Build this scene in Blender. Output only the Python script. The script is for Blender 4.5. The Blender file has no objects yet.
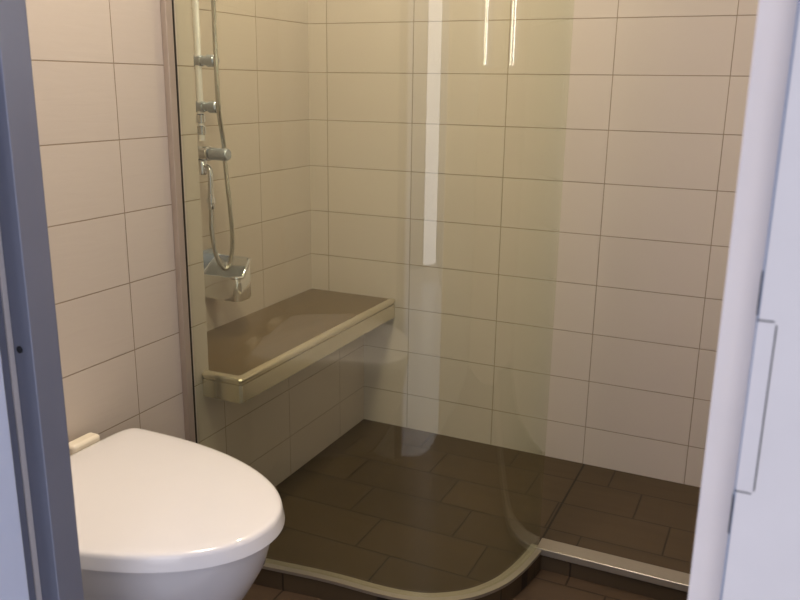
import bpy, bmesh, math, random
from mathutils import Vector, Matrix
random.seed(4)
SC = bpy.context.scene
COL = SC.collection
PI = math.pi

# ------------------------------------------------------------------ camera
F_PX = 816.18
PITCH, YAW, ROLL, EYE = 0.25898, 0.43534, 0.014296, 1.15701
cp, sp, cy, sy = math.cos(PITCH), math.sin(PITCH), math.cos(YAW), math.sin(YAW)
fw = Vector((-sy*cp, cy*cp, -sp)); rt = Vector((cy, sy, 0)); up = rt.cross(fw)
r2 = rt*math.cos(ROLL)+up*math.sin(ROLL); u2 = -rt*math.sin(ROLL)+up*math.cos(ROLL)
cam = bpy.data.cameras.new('camera'); camo = bpy.data.objects.new('camera', cam); COL.objects.link(camo)
M = Matrix.Identity(4)
for i in range(3):
    M[i][0] = r2[i]; M[i][1] = u2[i]; M[i][2] = -fw[i]
M[2][3] = EYE
camo.matrix_world = M
cam.sensor_fit = 'HORIZONTAL'; cam.sensor_width = 36; cam.lens = F_PX*36/800
cam.clip_start = 0.02; cam.clip_end = 50
cam.dof.use_dof = True; cam.dof.focus_distance = 1.9; cam.dof.aperture_fstop = 9.0
SC.camera = camo

# measured set-out (metres, z = 0 on the raised shower floor)
YB = 2.40; X1 = -1.2517; X2 = -1.4599; YREC = 1.556
ZOUT = -0.055; ZC = 2.35; XR = 1.0
YF = 0.706                      # room side of the door wall
ZROW, DZ, DX = 1.3408, 0.15198, 0.30725
X0B, Y0L, Y0R = -1.3903, 1.3056, 2.106

# ------------------------------------------------------------------ materials
def new_mat(name):
    m = bpy.data.materials.new(name); m.use_nodes = True
    nt = m.node_tree
    for n in list(nt.nodes): nt.nodes.remove(n)
    out = nt.nodes.new('ShaderNodeOutputMaterial')
    return m, nt, out

class N:
    def __init__(s, nt): s.nt = nt
    def add(s, t, **kw):
        n = s.nt.nodes.new(t)
        for k, v in kw.items(): setattr(n, k, v)
        return n
    def link(s, a, b): s.nt.links.new(a, b)
    def math(s, op, a, b=None, c=None):
        n = s.add('ShaderNodeMath', operation=op)
        for i, v in enumerate((a, b, c)):
            if v is None: continue
            if isinstance(v, (int, float)): n.inputs[i].default_value = v
            else: s.link(v, n.inputs[i])
        return n.outputs[0]
    def mix(s, f, a, b):
        n = s.add('ShaderNodeMix', data_type='RGBA')
        for sock, v in ((n.inputs[0], f), (n.inputs[6], a), (n.inputs[7], b)):
            if isinstance(v, tuple): sock.default_value = (*v, 1)
            elif isinstance(v, (int, float)): sock.default_value = v
            else: s.link(v, sock)
        return n.outputs[2]

def simple(name, col, rough=0.5, metal=0.0, noise=0.0, nscale=20, coat=0.0, bump=0.0, stretch=(1, 1, 1), spec=None):
    m, nt, out = new_mat(name); g = N(nt)
    b = g.add('ShaderNodeBsdfPrincipled'); g.link(b.outputs[0], out.inputs[0])
    b.inputs['Roughness'].default_value = rough; b.inputs['Metallic'].default_value = metal
    b.inputs['Coat Weight'].default_value = coat; b.inputs['Coat Roughness'].default_value = 0.05
    if spec is not None: b.inputs['Specular IOR Level'].default_value = spec
    tc = g.add('ShaderNodeTexCoord'); mp = g.add('ShaderNodeMapping'); mp.inputs['Scale'].default_value = stretch
    g.link(tc.outputs['Object'], mp.inputs[0])
    nz = g.add('ShaderNodeTexNoise'); nz.inputs['Scale'].default_value = nscale; nz.inputs['Detail'].default_value = 4
    g.link(mp.outputs[0], nz.inputs['Vector'])
    lo = tuple(max(0, c*(1-noise)) for c in col); hi = tuple(min(1, c*(1+noise)) for c in col)
    g.link(g.mix(nz.outputs[0], lo, hi), b.inputs['Base Color'])
    if bump:
        bp = g.add('ShaderNodeBump'); bp.inputs['Strength'].default_value = bump; bp.inputs['Distance'].default_value = 0.002
        g.link(nz.outputs[0], bp.inputs['Height']); g.link(bp.outputs[0], b.inputs['Normal'])
    return m

def tile_wall_mat():
    m, nt, out = new_mat('beige_wall_tile'); g = N(nt)
    geo = g.add('ShaderNodeNewGeometry')
    sp_ = g.add('ShaderNodeSeparateXYZ'); g.link(geo.outputs['Position'], sp_.inputs[0])
    sn = g.add('ShaderNodeSeparateXYZ'); g.link(geo.outputs['True Normal'], sn.inputs[0])
    x, y, z = sp_.outputs
    isx = g.math('GREATER_THAN', g.math('ABSOLUTE', sn.outputs[0]), 0.5)
    deep = g.math('LESS_THAN', x, -1.36)
    uy = g.math('SUBTRACT', y, g.math('ADD', Y0L-3*DX, g.math('MULTIPLY', deep, Y0R-Y0L)))
    ux = g.math('SUBTRACT', x, X0B-3*DX)
    u = g.math('ADD', g.math('MULTIPLY', isx, uy), g.math('MULTIPLY', g.math('SUBTRACT', 1.0, isx), ux))
    v = g.math('SUBTRACT', z, ZROW-20*DZ)
    cb = g.add('ShaderNodeCombineXYZ'); g.link(u, cb.inputs[0]); g.link(v, cb.inputs[1])
    br = g.add('ShaderNodeTexBrick'); br.offset = 0.0; br.squash = 1.0
    g.link(cb.outputs[0], br.inputs['Vector'])
    br.inputs['Scale'].default_value = 1.0; br.inputs['Mortar Size'].default_value = 0.0013
    br.inputs['Mortar Smooth'].default_value = 0.25
    br.inputs['Brick Width'].default_value = DX; br.inputs['Row Height'].default_value = DZ
    br.inputs['Color1'].default_value = (0.57, 0.50, 0.435, 1); br.inputs['Color2'].default_value = (0.59, 0.52, 0.45, 1)
    br.inputs['Mortar'].default_value = (0.31, 0.245, 0.175, 1)
    mp = g.add('ShaderNodeMapping'); mp.inputs['Scale'].default_value = (9, 70, 1); g.link(cb.outputs[0], mp.inputs[0])
    nz = g.add('ShaderNodeTexNoise'); nz.inputs['Scale'].default_value = 1.0; nz.inputs['Detail'].default_value = 3
    nz.inputs['Distortion'].default_value = 0.6
    g.link(mp.outputs[0], nz.inputs['Vector'])
    b = g.add('ShaderNodeBsdfPrincipled'); g.link(b.outputs[0], out.inputs[0])
    g.link(br.outputs['Color'], b.inputs['Base Color'])
    b.inputs['Roughness'].default_value = 0.42; b.inputs['Specular IOR Level'].default_value = 0.35
    h = g.math('SUBTRACT', g.math('MULTIPLY', nz.outputs[0], 0.35), g.math('MULTIPLY', br.outputs['Fac'], 1.0))
    bp = g.add('ShaderNodeBump'); bp.inputs['Strength'].default_value = 0.75; bp.inputs['Distance'].default_value = 0.0015
    g.link(h, bp.inputs['Height']); g.link(bp.outputs[0], b.inputs['Normal'])
    return m

def tile_floor_mat(name, c1, c2, seam=None):
    m, nt, out = new_mat(name); g = N(nt)
    geo = g.add('ShaderNodeNewGeometry')
    s = g.add('ShaderNodeSeparateXYZ'); g.link(geo.outputs['Position'], s.inputs[0])
    x, y, z = s.outputs
    RH = 0.155; W = 0.3075
    v = g.math('SUBTRACT', y, 1.965-20*RH)
    row = g.math('FLOOR', g.math('DIVIDE', v, RH))
    u = g.math('ADD', g.math('ADD', x, 0.165+10*W), g.math('MULTIPLY', g.math('SUBTRACT', row, 20.0), 0.1))
    cb = g.add('ShaderNodeCombineXYZ'); g.link(u, cb.inputs[0]); g.link(v, cb.inputs[1])
    br = g.add('ShaderNodeTexBrick'); br.offset = 0.0; br.squash = 1.0
    g.link(cb.outputs[0], br.inputs['Vector'])
    br.inputs['Scale'].default_value = 1.0; br.inputs['Mortar Size'].default_value = 0.0026
    br.inputs['Mortar Smooth'].default_value = 0.2
    br.inputs['Brick Width'].default_value = W; br.inputs['Row Height'].default_value = RH
    br.inputs['Color1'].default_value = (*c1, 1); br.inputs['Color2'].default_value = (*c2, 1)
    br.inputs['Mortar'].default_value = (0.026, 0.017, 0.010, 1)
    mp = g.add('ShaderNodeMapping'); mp.inputs['Scale'].default_value = (5, 26, 1); g.link(cb.outputs[0], mp.inputs[0])
    nz = g.add('ShaderNodeTexNoise'); nz.inputs['Scale'].default_value = 1.0; nz.inputs['Detail'].default_value = 5
    g.link(mp.outputs[0], nz.inputs['Vector'])
    col = g.mix(g.math('MULTIPLY', nz.outputs[0], 0.6), br.outputs['Color'], tuple(c*0.55 for c in c1))
    if seam is not None:
        d = g.math('LESS_THAN', g.math('ABSOLUTE', g.math('SUBTRACT', x, seam)), 0.003)
        col = g.mix(d, col, (0.014, 0.009, 0.006))
    b = g.add('ShaderNodeBsdfPrincipled'); g.link(b.outputs[0], out.inputs[0])
    g.link(col, b.inputs['Base Color'])
    b.inputs['Roughness'].default_value = 0.5; b.inputs['Specular IOR Level'].default_value = 0.3
    h = g.math('SUBTRACT', g.math('MULTIPLY', nz.outputs[0], 0.5), br.outputs['Fac'])
    bp = g.add('ShaderNodeBump'); bp.inputs['Strength'].default_value = 0.5; bp.inputs['Distance'].default_value = 0.002
    g.link(h, bp.inputs['Height']); g.link(bp.outputs[0], b.inputs['Normal'])
    return m

def glass_mat():
    m, nt, out = new_mat('clear_shower_glass'); g = N(nt)
    lw = g.add('ShaderNodeLayerWeight'); lw.inputs['Blend'].default_value = 0.5
    f5 = g.math('POWER', lw.outputs['Facing'], 5.0)
    fr = g.math('MINIMUM', g.math('ADD', g.math('MULTIPLY', f5, 0.9), 0.045), 1.0)
    # a little lime film on the glass
    tc = g.add('ShaderNodeTexCoord'); mp = g.add('ShaderNodeMapping'); mp.inputs['Scale'].default_value = (14, 14, 1.6)
    g.link(tc.outputs['Object'], mp.inputs[0])
    nz = g.add('ShaderNodeTexNoise'); nz.inputs['Scale'].default_value = 1.0; nz.inputs['Detail'].default_value = 4
    g.link(mp.outputs[0], nz.inputs['Vector'])
    tr = g.add('ShaderNodeBsdfTransparent'); g.link(g.mix(g.math('POWER', lw.outputs['Facing'], 3.0), (0.965, 0.972, 0.90), (0.80, 0.87, 0.76)), tr.inputs[0])
    df = g.add('ShaderNodeBsdfDiffuse'); df.inputs[0].default_value = (0.75, 0.75, 0.7, 1)
    m1 = g.add('ShaderNodeMixShader'); g.link(g.math('MULTIPLY', nz.outputs[0], 0.014), m1.inputs[0])
    g.link(tr.outputs[0], m1.inputs[1]); g.link(df.outputs[0], m1.inputs[2])
    gl = g.add('ShaderNodeBsdfGlossy'); gl.inputs['Roughness'].default_value = 0.012
    gl.inputs['Color'].default_value = (1, 1, 1, 1)
    m2 = g.add('ShaderNodeMixShader'); g.link(fr, m2.inputs[0])
    g.link(m1.outputs[0], m2.inputs[1]); g.link(gl.outputs[0], m2.inputs[2])
    g.link(m2.outputs[0], out.inputs[0])
    return m

def emit(name, col, s):
    m, nt, out = new_mat(name); g = N(nt)
    e = g.add('ShaderNodeEmission'); e.inputs[0].default_value = (*col, 1); e.inputs[1].default_value = s
    g.link(e.outputs[0], out.inputs[0]); return m

MT = tile_wall_mat()
MF_SH = tile_floor_mat('dark_shower_floor_tile', (0.070, 0.047, 0.025), (0.088, 0.059, 0.031), seam=-0.463)
MF = tile_floor_mat('brown_floor_tile', (0.085, 0.054, 0.032), (0.10, 0.063, 0.038))
MBENCH = simple('dark_stone_bench_top', (0.125, 0.085, 0.045), 0.3, noise=0.25, nscale=9, stretch=(6, 1.2, 1))
MRAIL = simple('brushed_steel_trim', (0.74, 0.68, 0.55), 0.24, 0.85, noise=0.05, nscale=30)
MALU = simple('satin_aluminium', (0.46, 0.42, 0.35), 0.38, 0.8, noise=0.05, nscale=40)
MALU_D = simple('brown_anodised_aluminium', (0.46, 0.39, 0.33), 0.4, 0.5, noise=0.05)
MSEAL = simple('dark_rubber_seal', (0.03, 0.025, 0.018), 0.6, noise=0.1)
MCHROME = simple('chrome', (0.80, 0.84, 0.90), 0.09, 1.0, noise=0.02)
MCHROME_B = simple('satin_chrome', (0.95, 0.95, 0.95), 0.13, 0.8, noise=0.03)
MCHROME_R = simple('bright_chrome_tube', (0.97, 0.97, 0.97), 0.22, 0.3, noise=0.02)
MCHROME_S = simple('worn_chrome', (0.46, 0.52, 0.60), 0.25, 0.8, noise=0.08)
MHOSE = simple('metal_shower_hose', (0.55, 0.54, 0.5), 0.25, 0.9, noise=0.1, nscale=300)
MCER = simple('white_ceramic', (0.60, 0.575, 0.585), 0.18, noise=0.01, coat=0.4)
MLID = simple('white_toilet_seat_plastic', (0.76, 0.735, 0.735), 0.14, noise=0.01, coat=0.3)
MHINGE = simple('cream_plastic', (0.80, 0.72, 0.58), 0.3, noise=0.02)
MFRAME_SHADE = simple('shade_blue_steel_jamb', (0.27, 0.285, 0.36), 0.32, 0.35, noise=0.05, nscale=14)  # darker, bluer copy of the frame steel, shade put into the colour
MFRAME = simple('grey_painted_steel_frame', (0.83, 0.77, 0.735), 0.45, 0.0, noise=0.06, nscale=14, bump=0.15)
MDOOR = simple('pale_blue_grey_door', (0.62, 0.68, 0.86), 0.45, noise=0.03)
MEDGE_SHADE = simple('blue_grey_edge_shade', (0.26, 0.30, 0.40), 0.5, noise=0.05)  # colour of the painted shade line on the rebate edge
MDARK = simple('dark_slot', (0.02, 0.02, 0.025), 0.7, noise=0.1)
MPLATE = simple('steel_strike_plate', (0.82, 0.76, 0.73), 0.45, 0.0, noise=0.05)
MCEIL = simple('white_ceiling_paint', (0.75, 0.72, 0.66), 0.9, noise=0.02)
MHALL = simple('pale_grey_hall_floor', (0.62, 0.64, 0.68), 0.5, noise=0.08, nscale=6)
MPLASTER = simple('white_wall_plaster', (0.70, 0.70, 0.70), 0.9, noise=0.03)
MMIRROR = simple('mirror_glass', (0.85, 0.85, 0.85), 0.02, 1.0, noise=0.0)
MGLASS = glass_mat()
MTUBE = emit('lit_fluorescent_tube', (1.0, 0.96, 0.88), 19)
MDIFF = emit('lit_lamp_diffuser', (1.0, 0.80, 0.55), 7)

# ------------------------------------------------------------------ mesh helpers
def mesh_obj(name, bm, mat, parent=None, smooth=True, bevel=0.0, seg=3, angle=35):
    bmesh.ops.recalc_face_normals(bm, faces=bm.faces[:])
    me = bpy.data.meshes.new(name); bm.to_mesh(me); bm.free()
    o = bpy.data.objects.new(name, me); COL.objects.link(o)
    me.materials.append(mat)
    if smooth:
        for p in me.polygons: p.use_smooth = True
        try: me.set_sharp_from_angle(angle=math.radians(angle))
        except Exception: pass
    if bevel:
        b = o.modifiers.new('bevel', 'BEVEL'); b.width = bevel; b.segments = seg; b.limit_method = 'ANGLE'; b.angle_limit = math.radians(40)
        b.harden_normals = False
    if parent is not None:
        o.parent = parent
        o.matrix_parent_inverse = Matrix.Translation(parent.location).inverted()
    return o

def tag(o, label=None, cat=None, group=None, kind=None):
    if label: o['label'] = label
    if cat: o['category'] = cat
    if group: o['group'] = group
    if kind: o['kind'] = kind
    return o

def thing(name, loc, label, cat, group=None):
    o = bpy.data.objects.new(name, None); COL.objects.link(o); o.location = loc
    o.empty_display_size = 0.05
    return tag(o, label, cat, group)

def struct(o, label=None, cat=None):
    o['kind'] = 'structure'
    if label: o['label'] = label
    if cat: o['category'] = cat
    return o

def box(bm, x0, x1, y0, y1, z0, z1):
    v = [bm.verts.new(p) for p in ((x0,y0,z0),(x1,y0,z0),(x1,y1,z0),(x0,y1,z0),(x0,y0,z1),(x1,y0,z1),(x1,y1,z1),(x0,y1,z1))]
    for f in ((0,1,2,3),(4,5,6,7),(0,1,5,4),(1,2,6,5),(2,3,7,6),(3,0,4,7)): bm.faces.new([v[i] for i in f])

def prism(bm, pts, z0, z1):
    a = [bm.verts.new((p[0], p[1], z0)) for p in pts]; b = [bm.verts.new((p[0], p[1], z1)) for p in pts]
    n = len(pts)
    bm.faces.new(a); bm.faces.new(b)
    for i in range(n):
        j = (i+1) % n; bm.faces.new((a[i], a[j], b[j], b[i]))

def loft(bm, rings, cap=True):
    vs = [[bm.verts.new(p) for p in r] for r in rings]
    n = len(rings[0])
    for k in range(len(vs)-1):
        for i in range(n):
            j = (i+1) % n; bm.faces.new((vs[k][i], vs[k][j], vs[k+1][j], vs[k+1][i]))
    if cap: bm.faces.new(vs[0]); bm.faces.new(vs[-1])

def catmull(pts, n=8):
    P = [Vector(p) for p in pts]; P = [2*P[0]-P[1]] + P + [2*P[-1]-P[-2]]
    out = []
    for i in range(1, len(P)-2):
        for k in range(n):
            t = k/n
            a, b, c, d = P[i-1], P[i], P[i+1], P[i+2]
            out.append(0.5*((2*b)+(c-a)*t+(2*a-5*b+4*c-d)*t*t+(3*b-a-3*c+d)*t**3))
    out.append(P[-2]); return out

def tube(bm, path, r, seg=12):
    path = [Vector(p) for p in path]; rings = []; prev = None
    for i, p in enumerate(path):
        t = (path[min(i+1, len(path)-1)]-path[max(i-1, 0)]).normalized()
        if prev is None:
            a = t.orthogonal().normalized()
        else:
            a = (prev - t*prev.dot(t)).normalized()
        prev = a; b = t.cross(a)
        rr = r(i/(len(path)-1)) if callable(r) else r
        rings.append([p+(a*math.cos(2*PI*k/seg)+b*math.sin(2*PI*k/seg))*rr for k in range(seg)])
    loft(bm, rings)

def lathe_x(bm, x_r, cy_, cz, seg=24):       # profile of (x, radius) turned about an axis along x
    loft(bm, [[(x, cy_+r*math.cos(2*PI*k/seg), cz+r*math.sin(2*PI*k/seg)) for k in range(seg)] for x, r in x_r])
def lathe_z(bm, z_r, cx, cy_, seg=24):
    loft(bm, [[(cx+r*math.cos(2*PI*k/seg), cy_+r*math.sin(2*PI*k/seg), z) for k in range(seg)] for z, r in z_r])

# ------------------------------------------------------------------ room shell
bm = bmesh.new()
box(bm, -1.56, X1, YF, YREC, ZOUT, ZC)
box(bm, -1.56, X1, YREC, YB, ZOUT, 0.41)
box(bm, -1.56, X2, YREC, YB, 0.41, ZC)
struct(mesh_obj('wall_left', bm, MT, smooth=False), 'beige tiled left wall with a recess over the shower bench')
bm = bmesh.new(); box(bm, -1.56, XR+0.1, YB, YB+0.1, ZOUT, ZC)
struct(mesh_obj('wall_back', bm, MT, smooth=False), 'beige tiled back wall of the shower')
bm = bmesh.new(); box(bm, XR, XR+0.1, YF, YB, ZOUT, ZC)
struct(mesh_obj('wall_right', bm, MT, smooth=False), 'beige tiled right wall')
ZH = 1.98
bm = bmesh.new()
box(bm, -1.9, -0.875, 0.635, YF-0.002, ZOUT, ZC); box(bm, 0.045, 1.1, 0.635, YF-0.002, ZOUT, ZC); box(bm, -0.875, 0.045, 0.635, YF-0.002, ZH+0.05, ZC)
struct(mesh_obj('wall_front', bm, MPLASTER, smooth=False), 'plastered wall around the doorway')
bm = bmesh.new(); box(bm, -1.56, XR+0.1, YF-0.07, YB+0.1, ZC, ZC+0.06)
struct(mesh_obj('ceiling', bm, MCEIL, smooth=False))
bm = bmesh.new(); box(bm, -1.56, XR+0.1, 0.66, YB+0.1, ZOUT-0.08, ZOUT)
struct(mesh_obj('floor', bm, MF, smooth=False), 'brown tiled floor in front of the shower step')

bm = bmesh.new(); box(bm, -1.9, 1.1, -2.2, 0.66, ZOUT-0.08, ZOUT)
struct(mesh_obj('floor_hall', bm, MHALL, smooth=False), 'pale hall floor outside the doorway')

# raised shower floor and its kerb line (plan centre line of the glass)
CL = catmull([(-1.2517, 1.466, 0), (-1.07, 1.485, 0), (-0.885, 1.5065, 0), (-0.74, 1.512, 0), (-0.655, 1.526, 0), (-0.60, 1.552, 0), (-0.545, 1.598, 0),
              (-0.503, 1.665, 0), (-0.481, 1.735, 0), (-0.468, 1.81, 0), (-0.463, 1.865, 0)], 6)
def offset(path, d, z=0.0):
    out = []
    for i, p in enumerate(path):
        t = (path[min(i+1, len(path)-1)]-path[max(i-1, 0)]).normalized()
        n = Vector((t.y, -t.x, 0))          # to the outside of the cubicle
        q = p+n*d; out.append(Vector((q.x, q.y, z)))
    return out
outer = offset(CL, 0.014)
pts = [(p.x, p.y) for p in outer if p.y < 1.845] + [(-0.449, 1.853), (XR, 1.853), (XR, YB), (X1, YB)]
pts = [pts[i] for i in range(len(pts)) if i == 0 or (Vector(pts[i])-Vector(pts[i-1])).length > 1e-4]
bm = bmesh.new(); prism(bm, pts, ZOUT, 0.0)
bm.normal_update()
bmesh.ops.triangulate(bm, faces=[f for f in bm.faces if len(f.verts) > 4])
struct(mesh_obj('floor_shower', bm, MF_SH, smooth=False), 'raised dark brown tiled shower floor')

# kerb trim
bm = bmesh.new()
a, b = offset(CL, 0.0165), offset(CL, -0.0165)
rings = []
for p, q in zip(a, b):
    rings.append([Vector((p.x, p.y, -0.004)), Vector((p.x, p.y, 0.004)), Vector((q.x, q.y, 0.004)), Vector((q.x, q.y, -0.004))])
loft(bm, rings)
struct(mesh_obj('trim_1', bm, MALU, angle=50), 'satin metal edge strip following the curved foot of the glass')
bm = bmesh.new(); box(bm, -0.462, XR, 1.848, 1.902, -0.012, 0.007)
struct(mesh_obj('trim_2', bm, MALU, bevel=0.002), 'straight metal threshold strip at the shower entrance')

# ------------------------------------------------------------------ shower screen
ss = thing('shower_screen', (X1+0.2, 1.5, 0.005), 'clear fixed glass shower screen with a curved end beside the toilet', 'shower screen')
bm = bmesh.new()
CG = CL[1:]
ga, gb = offset(CG, 0.004), offset(CG, -0.004)
rings = [[Vector((p.x, p.y, 0.006)), Vector((p.x, p.y, 2.0)), Vector((q.x, q.y, 2.0)), Vector((q.x, q.y, 0.006))] for p, q in zip(ga, gb)]
loft(bm, rings)
tag(mesh_obj('glass_pane', bm, MGLASS, ss, angle=50), 'clear glass pane bending round at its free end')
bm = bmesh.new(); box(bm, X1+0.0005, X1+0.016, 1.452, 1.474, 0.006, 2.0)
tag(mesh_obj('wall_profile', bm, MALU_D, ss, bevel=0.002), 'brown metal wall profile')
bm = bmesh.new(); box(bm, X1+0.0005, X1+0.017, 1.4742, 1.478, 0.006, 2.0)
tag(mesh_obj('seal', bm, MSEAL, ss), 'dark rubber seal')

# ------------------------------------------------------------------ bench in the recess
sb = thing('shower_bench', (-1.3, 1.95, 0.40), 'dark topped shower bench with a steel front rail in the corner', 'bench')
ZB = 0.4585; YE = 1.528; XE = -1.134
bm = bmesh.new()
prism(bm, [(X2+0.001, YREC+0.001), (X1+0.001, YREC+0.001), (X1+0.001, YE+0.012), (XE-0.012, YE+0.012), (XE-0.012, YB-0.001), (X2+0.001, YB-0.001)], 0.411, ZB-0.003)
tag(mesh_obj('bench_top', bm, MBENCH, sb, smooth=False), 'dark brown stone top')
# L-shaped rail swept round the free edge
bm = bmesh.new()
sec = [(0.0, -0.064), (0.0, -0.019), (-0.004, -0.0175), (-0.004, -0.0135), (0.001, -0.012), (0.0015, -0.006), (-0.001, -0.002), (-0.007, 0.0), (-0.016, 0.0005), (-0.019, -0.002), (-0.019, -0.006), (-0.006, -0.012), (-0.006, -0.064)]   # (outward, up)
def corner(o_):     # plan points at outward offset o_
    return [(X1+0.0012, YE-o_), (XE+o_-0.006, YE-o_), (XE+o_, YE-o_+0.006), (XE+o_, YB-0.0012)]
rings = []
for k in range(4):
    rings.append([Vector((*corner(o_)[k], ZB+u_)) for o_, u_ in sec])
loft(bm, rings)
tag(mesh_obj('front_rail', bm, MRAIL, sb, angle=28), 'brushed steel rail with a rounded top edge')

# ------------------------------------------------------------------ shower rail, mixer, hose, basket
RX, RY = -1.400, 1.7585
rl = thing('shower_rail', (RX, RY, 1.02), 'vertical chrome riser rail with two round holders on recess wall', 'shower rail')
bm = bmesh.new(); tube(bm, [(RX, RY, 1.005), (RX, RY, 1.4), (RX, RY, 1.82)], 0.0085, 16)
mesh_obj('rail_tube', bm, MCHROME_R, rl)
for z in (1.207, 1.092):
    bm = bmesh.new()
    lathe_x(bm, [(RX-0.014, 0.011), (RX-0.012, 0.014), (RX+0.012, 0.014), (RX+0.014, 0.0115), (RX+0.03, 0.0115), (RX+0.032, 0.0155), (RX+0.054, 0.0155), (RX+0.057, 0.013)], RY, z)
    mesh_obj('holder', bm, MCHROME_S, rl)
bm = bmesh.new()
lathe_x(bm, [(X2+0.001, 0.02), (X2+0.006, 0.02), (X2+0.008, 0.008), (RX-0.004, 0.008)], RY, 1.79)
mesh_obj('wall_bracket', bm, MCHROME_S, rl)
for z in (1.062, 1.032):
    bm = bmesh.new(); lathe_z(bm, [(z-0.012, 0.009), (z-0.009, 0.0125), (z+0.009, 0.0125), (z+0.012, 0.009)], RX, RY)
    mesh_obj('collar', bm, MCHROME, rl)

mx = thing('shower_mixer', (RX, RY, 0.96), 'chrome shower mixer with a round lever end below the riser rail', 'shower mixer')
bm = bmesh.new()
lathe_x(bm, [(X2+0.001, 0.026), (X2+0.008, 0.026), (X2+0.012, 0.016), (RX-0.02, 0.016), (RX-0.018, 0.0195), (RX+0.022, 0.0195), (RX+0.024, 0.0165)], RY, 0.972)
mesh_obj('mixer_body', bm, MCHROME, mx)
bm = bmesh.new()
lathe_x(bm, [(RX+0.0245, 0.012), (RX+0.03, 0.0165), (RX+0.078, 0.0165), (RX+0.083, 0.0135), (RX+0.084, 0.004)], RY, 0.972)
tag(mesh_obj('handle', bm, MCHROME_S, mx), 'round grey chrome control handle')
bm = bmesh.new()
lathe_z(bm, [(0.916, 0.013), (0.92, 0.016), (0.94, 0.0165), (0.952, 0.014)], RX-0.005, RY)
tube(bm, catmull([(RX+0.005, RY, 0.938), (RX+0.022, RY-0.006, 0.936), (RX+0.03, RY-0.01, 0.92), (RX+0.0305, RY-0.012, 0.885), (RX+0.0305, RY-0.012, 0.868)], 6), 0.0075, 14)
mesh_obj('outlet_pipe', bm, MCHROME, mx)
bm = bmesh.new(); ox, oy = RX+0.0305, RY-0.012
lathe_z(bm, [(0.826, 0.007), (0.83, 0.0095), (0.842, 0.0095), (0.844, 0.012), (0.856, 0.012), (0.858, 0.009), (0.867, 0.009)], ox, oy)
mesh_obj('hose_nut', bm, MCHROME, mx)

hs = thing('hand_shower', (-1.35, 1.78, 0.67), 'flexible chrome hand shower hose hanging in a loop beside the riser rail', 'hand shower')
hp = catmull([(ox, oy, 0.826), (-1.368, 1.742, 0.77), (-1.366, 1.752, 0.705), (-1.358, 1.765, 0.67), (-1.352, 1.776, 0.662), (-1.347, 1.79, 0.68), (-1.343, 1.797, 0.74), (-1.343, 1.791, 0.83),
              (-1.353, 1.792, 0.94), (-1.355, 1.7905, 1.0), (-1.340, 1.7595, 1.06), (-1.3335, 1.747, 1.10), (-1.3325, 1.7435, 1.2), (-1.338, 1.751, 1.36), (-1.340, 1.752, 1.50), (-1.352, 1.754, 1.56)], 8)
bm = bmesh.new(); tube(bm, hp, 0.0062, 10)
mesh_obj('hose', bm, MHOSE, hs)
bm = bmesh.new(); tube(bm, [(-1.352, 1.754, 1.555), (-1.365, 1.757, 1.62), (-1.36, 1.757, 1.70), (-1.345, 1.757, 1.74)], 0.011, 14)
mesh_obj('handle', bm, MCHROME, hs)
bm = bmesh.new()
loft(bm, [[Vector((-1.345+d*0.85+0.5*r*math.cos(2*PI*k/24)*1.0, 1.757+r*math.sin(2*PI*k/24), 1.755-d*0.5+0.85*r*math.cos(2*PI*k/24))) for k in range(24)] for d, r in ((-0.012, 0.015), (-0.004, 0.042), (0.01, 0.045), (0.012, 0.04))])
mesh_obj('spray_head', bm, MCHROME, hs)

bk = thing('soap_basket', (-1.40, 1.86, 0.58), 'small chrome soap basket on the recess wall above the bench', 'soap basket')
def rrect(x0, x1, y0, y1, r, n=6):
    out = []
    for cx_, cy_, a0 in ((x1-r, y0+r, -PI/2), (x1-r, y1-r, 0), (x0+0.002, y1-0.002, PI/2), (x0+0.002, y0+0.002, PI)):
        rr = r if cx_ > x0+0.01 else 0.002
        for k in range(n+1):
            a_ = a0+PI/2*k/n; out.append((cx_+rr*math.cos(a_), cy_+rr*math.sin(a_)))
    return out
BX0, BX1, BY0, BY1, BZ0, BZ1 = X2+0.001, -1.331, 1.800, 1.872, 0.560, 0.630
bm = bmesh.new()
o1 = rrect(BX0, BX1, BY0, BY1, 0.020); i1 = rrect(BX0+0.004, BX1-0.004, BY0+0.004, BY1-0.004, 0.017)
o0 = rrect(BX0, BX1-0.005, BY0+0.005, BY1-0.004, 0.018)
def ztop(x, y): return BZ1+0.042*max(0.0, min(1.0, (y-BY0-0.03)/(BY1-BY0-0.05)))     # rim sweeps up at the far side
loft(bm, [[(x, y, BZ0) for x, y in o0], [(x, y, BZ0+0.008) for x, y in o1], [(x, y, BZ1-0.012) for x, y in o1], [(x, y, ztop(x, y)) for x, y in o1], [(x, y, ztop(x, y)) for x, y in i1], [(x, y, BZ0+0.010) for x, y in i1]])
mesh_obj('tray', bm, MCHROME_B, bk, angle=50)
bm = bmesh.new()
def loopz(zf, d):
    return [Vector((x, y, zf(x, y))) for x, y in rrect(BX0, BX1+d, BY0-d, BY1+d, 0.021)]
lp = loopz(lambda x, y: ztop(x, y), 0.0)
tube(bm, lp, 0.0042, 10)
mesh_obj('rim', bm, MCHROME, bk)
bm = bmesh.new(); box(bm, X2+0.0008, X2+0.004, BY0+0.006, BY1-0.006, 0.60, 0.695)
mesh_obj('back_plate', bm, MCHROME_S, bk, bevel=0.001)

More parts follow.
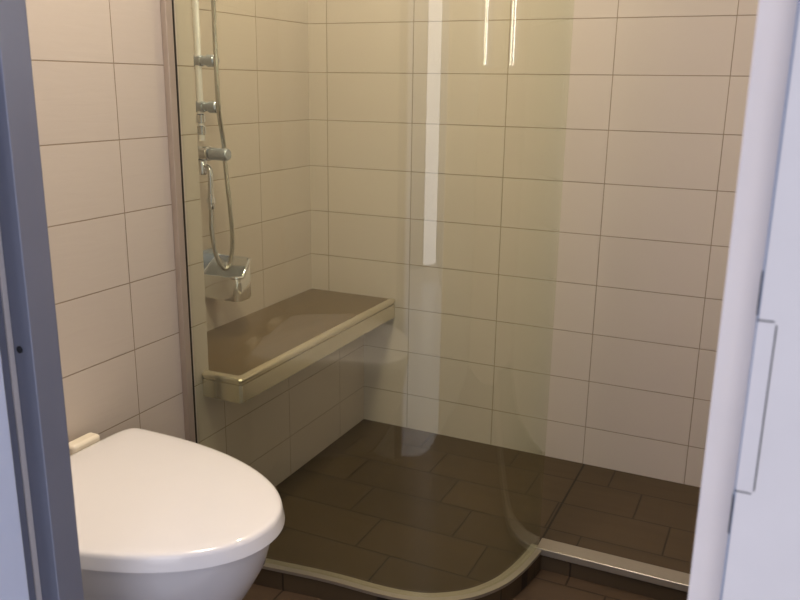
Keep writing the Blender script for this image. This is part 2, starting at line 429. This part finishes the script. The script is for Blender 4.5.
# ------------------------------------------------------------------ toilet
tl = thing('wall_hung_toilet', (X1+0.25, 1.03, 0.05), 'white wall hung toilet with its lid closed', 'toilet')
TY = 1.0057
def egg(xb, xf, w, z, xm=None, nb=9, n=96, y=TY):
    """closed outline: squarish at the wall end, elliptic at the front"""
    xm = xb+(xf-xb)*0.19 if xm is None else xm
    out = []
    for k in range(n):
        t = 2*PI*k/n; c, s = math.cos(t), math.sin(t)
        if c >= 0:
            e = 2/2.06
            out.append(Vector((xm+(xf-xm)*abs(c)**e, y+w*math.copysign(abs(s)**e, s), z)))
        else:
            e = 2/nb
            out.append(Vector((xm-(xm-xb)*abs(c)**e, y+w*math.copysign(abs(s)**e, s), z)))
    return out
XB, XF, HW, ZL = -1.2024, -0.6961, 0.2192, 0.450
bm = bmesh.new()
rings = []
for xb, xf, w, z in ((XB+0.010, XF-0.012, HW-0.012, ZL-0.031), (XB+0.002, XF-0.003, HW-0.003, ZL-0.033), (XB, XF, HW, ZL-0.031), (XB+0.002, XF-0.004, HW-0.003, ZL-0.012), (XB+0.0035, XF-0.0055, HW-0.0045, ZL-0.0075),
                     (XB+0.006, XF-0.009, HW-0.008, ZL-0.0045), (XB+0.011, XF-0.016, HW-0.014, ZL-0.003), (XB+0.02, XF-0.032, HW-0.028, ZL-0.0015), (XB+0.06, XF-0.12, HW*0.62, ZL+0.002), (XB+0.13, XF-0.33, HW*0.15, ZL+0.003)):
    rings.append(egg(xb, xf, w, z))
loft(bm, rings)
mesh_obj('lid', bm, MLID, tl, angle=60)
bm = bmesh.new()
so = [egg(XB+0.016, XF-0.020, HW-0.018, z) for z in (ZL-0.043, ZL-0.0335)]
hole = [egg(XB+0.10, XF-0.07, HW-0.075, z) for z in (ZL-0.0335, ZL-0.043)]
loft(bm, [so[0], so[1], hole[0], hole[1], so[0]], cap=False)
bmesh.ops.remove_doubles(bm, verts=bm.verts[:], dist=1e-5)
mesh_obj('seat', bm, MLID, tl, angle=50)
bm = bmesh.new()
prof = [(-1.251, XF-0.026, 0.196, ZL-0.0435, 4), (-1.251, XF-0.024, 0.197, ZL-0.06, 4), (-1.251, XF-0.036, 0.189, ZL-0.105, 4), (-1.251, XF-0.068, 0.170, ZL-0.165, 4),
        (-1.251, XF-0.125, 0.146, ZL-0.23, 4), (-1.251, XF-0.19, 0.126, ZL-0.29, 4), (-1.251, XF-0.26, 0.11, ZL-0.34, 5), (-1.251, XF-0.34, 0.10, ZL-0.37, 6), (-1.251, XF-0.37, 0.09, ZL-0.375, 6)]
loft(bm, [egg(xb, xf, w, z, nb=nb, xm=xb+(xf-xb)*0.30) for xb, xf, w, z, nb in prof])
tag(mesh_obj('bowl', bm, MCER, tl, angle=60), 'white ceramic bowl tapering down to the wall')
for s in (-1, 1):
    bm = bmesh.new(); box(bm, XB-0.034, XB-0.004, TY+s*0.105-0.036, TY+s*0.105+0.036, ZL-0.0432, ZL+0.004)
    tag(mesh_obj('hinge', bm, MHINGE, tl, bevel=0.007), 'cream plastic hinge block')

# ------------------------------------------------------------------ doorway
XS_L, XS_R = -0.800, -0.0315; XRB_L, XRB_R = -0.834, -0.005; YS, YFR = 0.6645, 0.62
bm = bmesh.new()
def frame_sec(side):
    if side < 0: return [(-0.875, YF), (XS_L, YF), (XS_L, YS), (XRB_L, YS), (XRB_L, YFR), (-0.90, YFR), (-0.90, 0.6345), (-0.875, 0.6345)]
    return [(0.045, YF), (XS_R, YF), (XS_R, YS), (XRB_R, YS), (XRB_R, YFR), (0.075, YFR), (0.075, 0.6345), (0.045, 0.6345)]
prism(bm, frame_sec(1), ZOUT, ZH)
box(bm, -0.875, 0.045, YS, YF, ZH, ZH+0.05); box(bm, -0.90, 0.075, YFR, 0.6345, ZH+0.03, ZH+0.09)
fr = struct(mesh_obj('trim_3', bm, MFRAME, smooth=False, bevel=0.0015), 'grey steel door frame with a rebate')
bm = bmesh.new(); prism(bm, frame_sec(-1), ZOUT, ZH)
fl = struct(mesh_obj('trim_4', bm, MFRAME_SHADE, smooth=False, bevel=0.0015), 'steel left jamb of the door frame with its shade coloured in blue grey')
# strike plate let into the front face of the right jamb
bm = bmesh.new(); box(bm, XRB_R+0.0004, XRB_R+0.0125, YFR-0.0004, YFR+0.003, 0.863, 0.995)
sk = tag(mesh_obj('strike_plate', bm, MPLATE, fr, bevel=0.0003), 'steel strike plate lip')
bm = bmesh.new()
ox0, ox1, oz0, oz1 = XRB_R-0.0006, XRB_R+0.0135, 0.861, 0.997
w = 0.0009
bm_e = bmesh.new(); box(bm_e, XRB_R-0.0005, XRB_R+0.0009, YFR-0.0003, YFR+0.004, ZOUT, ZH-0.01)  # thin painted strip standing for the shade along the rebate edge
box(bm, ox1-w, ox1, YFR-0.0005, YFR+0.002, oz0+0.003, oz1-0.003); box(bm, ox0, ox1-0.002, YFR-0.0005, YFR+0.002, oz1-w, oz1); box(bm, ox0, ox1-0.002, YFR-0.0005, YFR+0.002, oz0, oz0+w*0.8)
box(bm, ox0-0.0006, ox0+0.0006, YFR-0.0006, YFR+0.004, 1.0, 1.032); box(bm, ox0-0.0006, ox0+0.0008, YFR-0.0006, YFR+0.004, 0.825, 0.857)
mesh_obj('edge_shade_line', bm_e, MEDGE_SHADE, fr)
tag(mesh_obj('gap_line', bm, MDARK, fr), 'dark gap round the strike plate')
bm = bmesh.new()
box(bm, XRB_L+0.0005, XRB_L+0.003, YS-0.008, YS-0.0005, ZOUT, ZH)  # added pale strip, draws the bright line along the rebate corner
tag(mesh_obj('corner_bright_line', bm, simple('pale_bright_line', (0.85, 0.78, 0.74), 0.3, noise=0.03), fl), 'pale strip added for the bright line on the rebate corner')
# door leaf swung out into the hall
bm2 = bmesh.new(); box(bm2, XRB_L+0.001, XRB_L+0.041, -0.16, YFR-0.004, ZOUT+0.012, ZH-0.006)
dr = struct(mesh_obj('door_1', bm2, MDOOR, smooth=False, bevel=0.002), 'pale blue grey door leaf standing open')
bm = bmesh.new(); tube(bm, [(-0.821, YS-0.0002, 0.836), (-0.821, YS-0.0012, 0.836), (-0.821, YS-0.0018, 0.836)], 0.0045, 12)
tag(mesh_obj('screw_cap', bm, MDARK, fl), 'dark screw')

# ------------------------------------------------------------------ mirror with its two tube lamps (right wall) and ceiling light
mr = thing('wall_mirror', (XR, 1.41, 1.22), 'frameless wall mirror between two tube lamps on the right wall', 'mirror')
bm = bmesh.new(); box(bm, XR-0.008, XR-0.001, 1.02, 1.80, 1.22, 1.85)
mesh_obj('mirror_glass', bm, MMIRROR, mr, bevel=0.001)
for y_, lab in ((0.93, 'lit vertical tube lamp at the near side of the mirror'), (1.887, 'lit vertical tube lamp at the far side of the mirror')):
    t = thing('tube_lamp', (XR, y_, 1.23), lab, 'lamp', 'tube lamps beside the mirror')
    bm = bmesh.new(); tube(bm, [(XR-0.05, y_, 1.232), (XR-0.05, y_, 1.4), (XR-0.05, y_, 1.60)], 0.017, 14)
    mesh_obj('tube', bm, MTUBE, t)
    bm = bmesh.new(); box(bm, XR-0.03, XR+0.0004, y_-0.018, y_+0.018, 1.211, 1.62)
    box(bm, XR-0.066, XR-0.028, y_-0.016, y_+0.016, 1.209, 1.231); box(bm, XR-0.066, XR-0.028, y_-0.016, y_+0.016, 1.601, 1.622)
    mesh_obj('holder', bm, MCHROME_S, t, bevel=0.003)
cl = thing('ceiling_light', (-0.68, 1.05, ZC), 'round warm ceiling light', 'ceiling light')
bm = bmesh.new(); lathe_z(bm, [(ZC-0.001, 0.15), (ZC-0.02, 0.15), (ZC-0.022, 0.14)], -0.68, 1.05, 40); mesh_obj('base', bm, MCHROME_S, cl)
bm = bmesh.new(); lathe_z(bm, [(ZC-0.0225, 0.138), (ZC-0.05, 0.13), (ZC-0.068, 0.09), (ZC-0.072, 0.03)], -0.68, 1.05, 40); mesh_obj('diffuser', bm, MDIFF, cl)

sp_t = thing('added_fill_spot', (-0.90, 1.98, ZC), 'small unseen spotlight added in the ceiling to brighten the shower', 'spotlight')  # added lamp out of view, lifts the dark lower shower walls
bm = bmesh.new(); lathe_z(bm, [(ZC+0.001, 0.055), (ZC-0.006, 0.055), (ZC-0.008, 0.045), (ZC-0.004, 0.040)], -0.90, 1.98, 32); mesh_obj('added_spot_bezel', bm, MCHROME_S, sp_t)
bm = bmesh.new(); lathe_z(bm, [(ZC-0.0085, 0.039), (ZC-0.010, 0.030)], -0.90, 1.98, 32); mesh_obj('lens', bm, MDIFF, sp_t)

# ------------------------------------------------------------------ lights and world
def area(name, loc, target, size, power, col, sizey=None):
    l = bpy.data.lights.new(name, 'AREA'); l.energy = power; l.color = col; l.size = size
    if sizey: l.shape = 'RECTANGLE'; l.size_y = sizey
    o = bpy.data.objects.new(name, l); COL.objects.link(o); o.location = loc
    o.rotation_euler = (Vector(target)-Vector(loc)).to_track_quat('-Z', 'Y').to_euler()
    return o
area('ceiling_lamp_light', (-0.68, 1.05, ZC-0.08), (-0.68, 1.05, 0), 0.26, 19, (1.0, 0.86, 0.735))
area('shower_fill_light', (-0.90, 1.98, ZC-0.03), (-0.92, 1.98, 0), 0.07, 9, (1.0, 0.87, 0.68))  # added fill that goes with the unseen shower spot
area('hall_fill_light', (0.28, -1.7, 1.2), (-0.2, 0.7, 1.1), 0.95, 16, (0.97, 0.94, 1.0), 2.3)  # added hall light out of view, brightens the frame and the glass reflection
w = bpy.data.worlds.new('hall_daylight'); SC.world = w; w.use_nodes = True
nt = w.node_tree
for n in list(nt.nodes): nt.nodes.remove(n)
g = N(nt); o = g.add('ShaderNodeOutputWorld'); bg = g.add('ShaderNodeBackground'); g.link(bg.outputs[0], o.inputs[0])
tc = g.add('ShaderNodeTexCoord'); s = g.add('ShaderNodeSeparateXYZ'); g.link(tc.outputs['Generated'], s.inputs[0])
rp = g.add('ShaderNodeValToRGB'); g.link(g.math('MULTIPLY_ADD', s.outputs[2], 0.5, 0.5), rp.inputs[0])
rp.color_ramp.elements[0].position = 0.35; rp.color_ramp.elements[0].color = (0.14, 0.18, 0.27, 1)
rp.color_ramp.elements[1].position = 0.70; rp.color_ramp.elements[1].color = (0.58, 0.62, 0.79, 1)
g.link(rp.outputs[0], bg.inputs[0]); bg.inputs[1].default_value = 1.0

SC.view_settings.view_transform = 'Standard'
SC.view_settings.look = 'None'
SC.view_settings.exposure = 0.0
SC.cycles.max_bounces = 10; SC.cycles.transparent_max_bounces = 16
SC.cycles.caustics_reflective = False; SC.cycles.caustics_refractive = False
